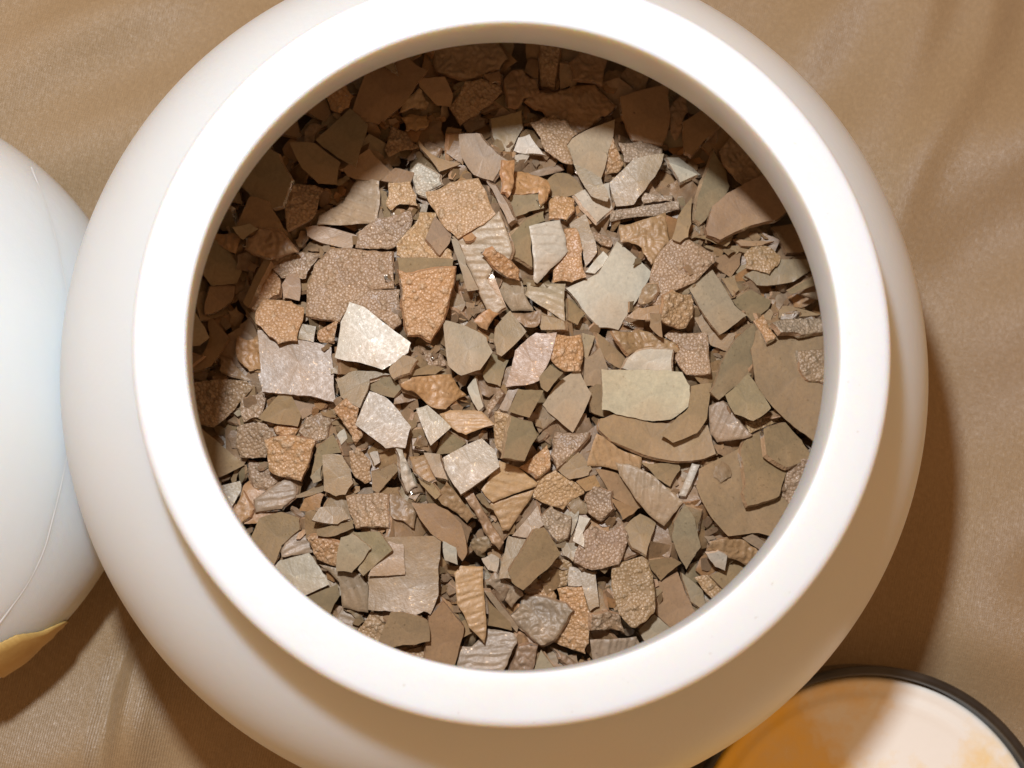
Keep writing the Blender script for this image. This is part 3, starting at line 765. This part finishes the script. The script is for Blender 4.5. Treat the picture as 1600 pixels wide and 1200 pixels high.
H o B 1 orange-brown dotted chip|780,670 940,540 960,680 880,740
H g S 3 olive six-sided flake|670,620 690,460 720,360 850,400 885,480 800,640
H y B 1 pale beaded strip|610,330 720,360 660,600 620,560
H g S 2 olive four-sided flake|700,330 760,190 920,200 830,370
H w S 2 white-sided standing sliver|440,180 490,110 540,300 510,330
H m B 2 short rough stick|560,300 640,185 665,220 570,350
H v S 1 pinkish-grey strip|640,310 700,200 760,190 690,330
H y R 3 orange-tan rippled parallelogram|265,345 330,320 530,330 615,410 430,475 380,460
H h S 2 grey two-toned triangle|120,310 190,290 340,430 210,545
H p S 1 salmon standing flake|90,370 130,330 170,490 170,580 100,570
H g S 1 smooth olive-grey chip|250,600 310,460 430,530 350,590
H v R 1 silvery streaked chip|830,370 900,290 1000,380 890,470
H t S 2 tan five-sided flake|1000,690 1130,580 1220,690 1200,730 1080,755
H a S 1 orange-tan chip|1120,770 1240,730 1270,800 1180,830
H p S 2 long brown flake|1240,690 1380,720 1540,930 1490,940 1340,860
H m B 2 stippled brown chip|1170,880 1250,800 1340,830 1350,940 1270,1015 1190,960
H a S 2 orange-brown triangle|1330,870 1500,940 1410,1010
H g S 1 thin grey-olive flake|1050,960 1140,950 1090,1110
G w L 2 crumpled shiny strip|1340,540 1400,540 1450,700 1490,800 1430,840 1380,680
H v S 1 mauve-grey strip|170,590 270,600 320,760 240,740
H a R 2 ochre streaked flake|80,610 170,600 240,750 200,770 110,700
G t S 3 olive-brown triangle|495,375 620,230 690,210 760,345 740,425
G o B 1 small orange bead cluster|600,440 640,415 750,440 720,490 610,480
G o B 3 bright orange beaded flake|530,510 640,485 850,515 800,680 760,770 650,740 560,700
G m B 2 mauve flake of big beads|750,460 800,370 920,300 975,380 930,440 920,500 800,500
G o B 1 slanting orange beaded strip|960,320 1040,250 1120,310 1100,420 1150,480 1100,540
G h S 3 pale olive-grey flake|1100,415 1190,205 1300,250 1450,430 1410,560 1290,560
G t S 3 round-bottomed tan flake|895,610 1020,610 1060,680 1090,780 1040,855 980,865 905,830
G g S 2 olive-grey flake|860,560 960,475 1010,590 900,620 890,760 820,740
G a B 2 ochre beaded flake|1060,580 1130,560 1200,660 1200,760 1160,785 1090,730
G w S 3 tiny glinting chip|1190,590 1240,580 1255,650 1225,670
G t S 2 olive leaf-shaped flake|1200,710 1340,655 1370,700 1245,840 1205,820
G t S 3 large tan triangle jutting from the wall|115,360 150,370 410,665 215,755 130,560
G g S 2 olive plate against the wall|225,780 380,765 385,830 345,1010 290,920
G o L 1 orange-brown lump by the wall|400,830 470,940 440,990 360,1010
G m B 1 dark pebbled mauve plate|360,430 530,400 590,480 540,620 380,620 350,540
G m B 1 pebbled mauve flake|430,640 560,680 640,740 560,815 470,810
G v R 1 streaked mauve plate|470,880 680,740 730,800 720,870 640,940 480,960
G t S 1 tan strip|725,860 890,780 900,830 740,870
G v S 1 pinkish half-hidden flake|690,250 860,290 850,330 770,380 720,300
G m B 0 pebbled flake in the shadow edge|380,250 520,220 540,250 500,370 400,400
G w S 2 little pale stub|985,480 1030,440 1050,500 1010,540
G h S 2 small pale chip|820,740 890,670 890,760 840,780
"""
CROPS = dict(A=(280, 60), B=(620, 60), C=(940, 60), D=(280, 330), E=(620, 330), F=(940, 330), G=(280, 560), H=(620, 560), I=(940, 560), J=(380, 790), K=(700, 790), L=(900, 760))
LAND = [('large white angular flake', 'white angular flake'), ('large cream plate with a chipped', 'large cream plate'), ('big orange shield', 'beaded orange shield'), ('big salmon plate', 'big salmon plate'),
        ('large pale orange square', 'pale orange square'), ('light grey triangular', 'light grey triangle'), ('large dark oval', 'dark oval flake'), ('large pinkish-grey square', 'pinkish-grey square'),
        ('smooth grey-tan square', 'grey-tan square'), ('bright orange beaded', 'bright orange beaded flake'), ('very large olive-tan plate', 'very large olive-tan plate'),
        ('large brown crescent', 'brown crescent'), ('long yellowish ribbed', 'long yellowish ribbed flake'), ('very large olive-brown', 'large olive-brown plate'), ('long mauve ribbed', 'mauve ribbed blade'),
        ('very large brown plate at', 'very large brown plate'), ('smooth tan leaf', 'tan leaf-shaped flake'), ('big ochre flake with fine', 'rippled ochre flake'), ('big brown square', 'big shaded brown square'),
        ('pale grey five-sided', 'pale five-sided flake'), ('broad pale grey trapezium', 'pale grey trapezium')]
items = []
for li, line in enumerate(DATA.strip().splitlines()):
    head, pts = line.split('|'); f = head.split(' ', 4)
    ox, oy = CROPS[f[0]]
    P = [(ox+float(a.split(',')[0])/4, oy+float(a.split(',')[1])/4) for a in pts.split()]
    items.append(dict(tone=f[1], kind=f[2], layer=int(f[3]), desc=f[4], P=P, c=np.mean(P, axis=0), i=li))
marks = [(next(i for i in items if i['desc'].startswith(a)), b) for a, b in LAND]
def where(it):
    best = min((m for m in marks if m[0] is not it), key=lambda m: np.linalg.norm(m[0]['c']-it['c']))
    d = it['c']-best[0]['c']; a = math.degrees(math.atan2(-d[1], d[0])) % 360
    w = ['right of', 'above and right of', 'above', 'above and left of', 'left of', 'below and left of', 'below', 'below and right of'][int((a+22.5)//45) % 8]
    return w+' the '+best[1]
for it in items:
    it['label'] = (it['desc'] if any(m[0] is it for m in marks) else it['desc']+', '+where(it))
seen = {}
for it in items: seen.setdefault(it['label'], []).append(it)
for k, v in seen.items():
    if len(v) > 1: print('DUPLICATE LABEL', k)
for it in items:
    if not 4 <= len(it['label'].split()) <= 16: print('LENGTH', it['label'])
def opening(p):
    return max(math.hypot(p[0]-801, p[1]-541)-511, math.hypot(p[0]-791, p[1]-563)-495)
items.sort(key=lambda q: (q['layer'], q['i']))
lastlay = 0
for it in items:
    if it['layer'] != lastlay:
        lastlay = it['layer']
        if lastlay in (1, 2):
            for q in range((0, 90, 25)[lastlay]):
                r = 5.2*math.sqrt(random.random()); a = random.random()*6.283
                filler(r*math.cos(a), r*math.sin(a), random.uniform(.10, .26), .3, .06, 45)
    P = []
    for p in it['P']:
        o = opening(p)
        if o > -14:
            d = np.array([p[0]-795, p[1]-552]); d /= np.linalg.norm(d); p = (p[0]+d[0]*(34+o), p[1]+d[1]*(34+o))
        P.append(p)
    span = np.ptp(np.array(P), axis=0); size = min(span)/99.
    th = random.uniform(.055, .095)
    if 'thick' in it['desc'] or 'stick' in it['desc']: th = .14
    zg = BED+.3
    pw = [tuple(unproj(x, y, zg)[:2]) for x, y in P]
    info = rest(pw, th, .65, .06 if it['layer'] > 1 else .07, 99)
    if info is None: print('skip', it['desc']); continue
    for _ in range(2):                                   # settle: outline back through the picture onto its own plane
        c, g, z0 = info[:3]
        pw2 = []
        for x, y in P:
            z = z0
            for __ in range(3):
                q = unproj(x, y, z); z = z0+g[0]*(q[0]-c[0])+g[1]*(q[1]-c[1])
            pw2.append((q[0], q[1]))
        info2 = rest(pw2, th, .65, 0.0, 99)
        if info2 is None: break
        info = info2; pw = pw2
    c, g, z0 = info[:3]
    stamp(info)
    loc = [(x-c[0], y-c[1]) for x, y in pw]
    a2 = sum(loc[i][0]*loc[(i+1) % len(loc)][1]-loc[(i+1) % len(loc)][0]*loc[i][1] for i in range(len(loc)))
    if a2 < 0: loc = loc[::-1]
    v1 = random.uniform(.90, 1.08); tone = np.array(TONES[it['tone']])*np.array([v1*random.uniform(.97, 1.03), v1, v1*random.uniform(.95, 1.05)])
    v, f, mi, co = flake_geo(loc, it['kind'], tone, th, .024 if it['kind'] != 'S' else .07)
    nrm = np.array([-g[0], -g[1], 1.0]); nrm /= np.linalg.norm(nrm)
    V = np.array(v); W = np.empty_like(V)
    W[:, 0] = V[:, 0]+nrm[0]*V[:, 2]; W[:, 1] = V[:, 1]+nrm[1]*V[:, 2]; W[:, 2] = g[0]*V[:, 0]+g[1]*V[:, 1]+nrm[2]*V[:, 2]
    me = to_mesh('metal_flake', W, f, mi, co, [{'S': M_SMOOTH, 'B': M_BEAD}.get(it['kind'], M_ROUGH), M_EDGE])
    tag(obj('metal_flake', me, None, (c[0], c[1], z0)), label=it['label'], category='flake', group='metal flakes heaped in the open jar')
def smooth(A, k):
    c = np.cumsum(np.cumsum(np.pad(A, ((k+1, k), (k+1, k)), 'edge'), 0), 1); n = 2*k+1
    return (c[n:, n:]-c[:-n, n:]-c[n:, :-n]+c[:-n, :-n])/(n*n)
for rnd, (cnt, r0, r1, sp_, dep) in enumerate([(600, .12, .26, .07, .085), (800, .07, .15, .06, .065), (1100, .03, .07, .06, .05)]):
    low = np.argwhere((smooth(Z, 6)-Z > dep) & (rad < 4.9)); RNG.shuffle(low)
    mean = smooth(Z, 6)
    for i, j in low[:cnt]:
        filler(HX[i, j], HY[i, j], random.uniform(r0, r1), .45, sp_, 60, ceil=mean[i, j]-.03)
me = to_mesh('small_chips', np.vstack(FV), FF, FM, np.vstack(FC), [M_ROUGH, M_EDGE, M_SMOOTH])
tag(obj('small_chips', me), kind='stuff', label='small brown chips lying beneath and between the larger flakes', category='chips')
print('tris', sum(len(o.data.polygons) for o in sc.objects if o.type == 'MESH'), 'heap top', Z.max()-H_RIM, 'mean', Z[rad < 4].mean()-H_RIM)
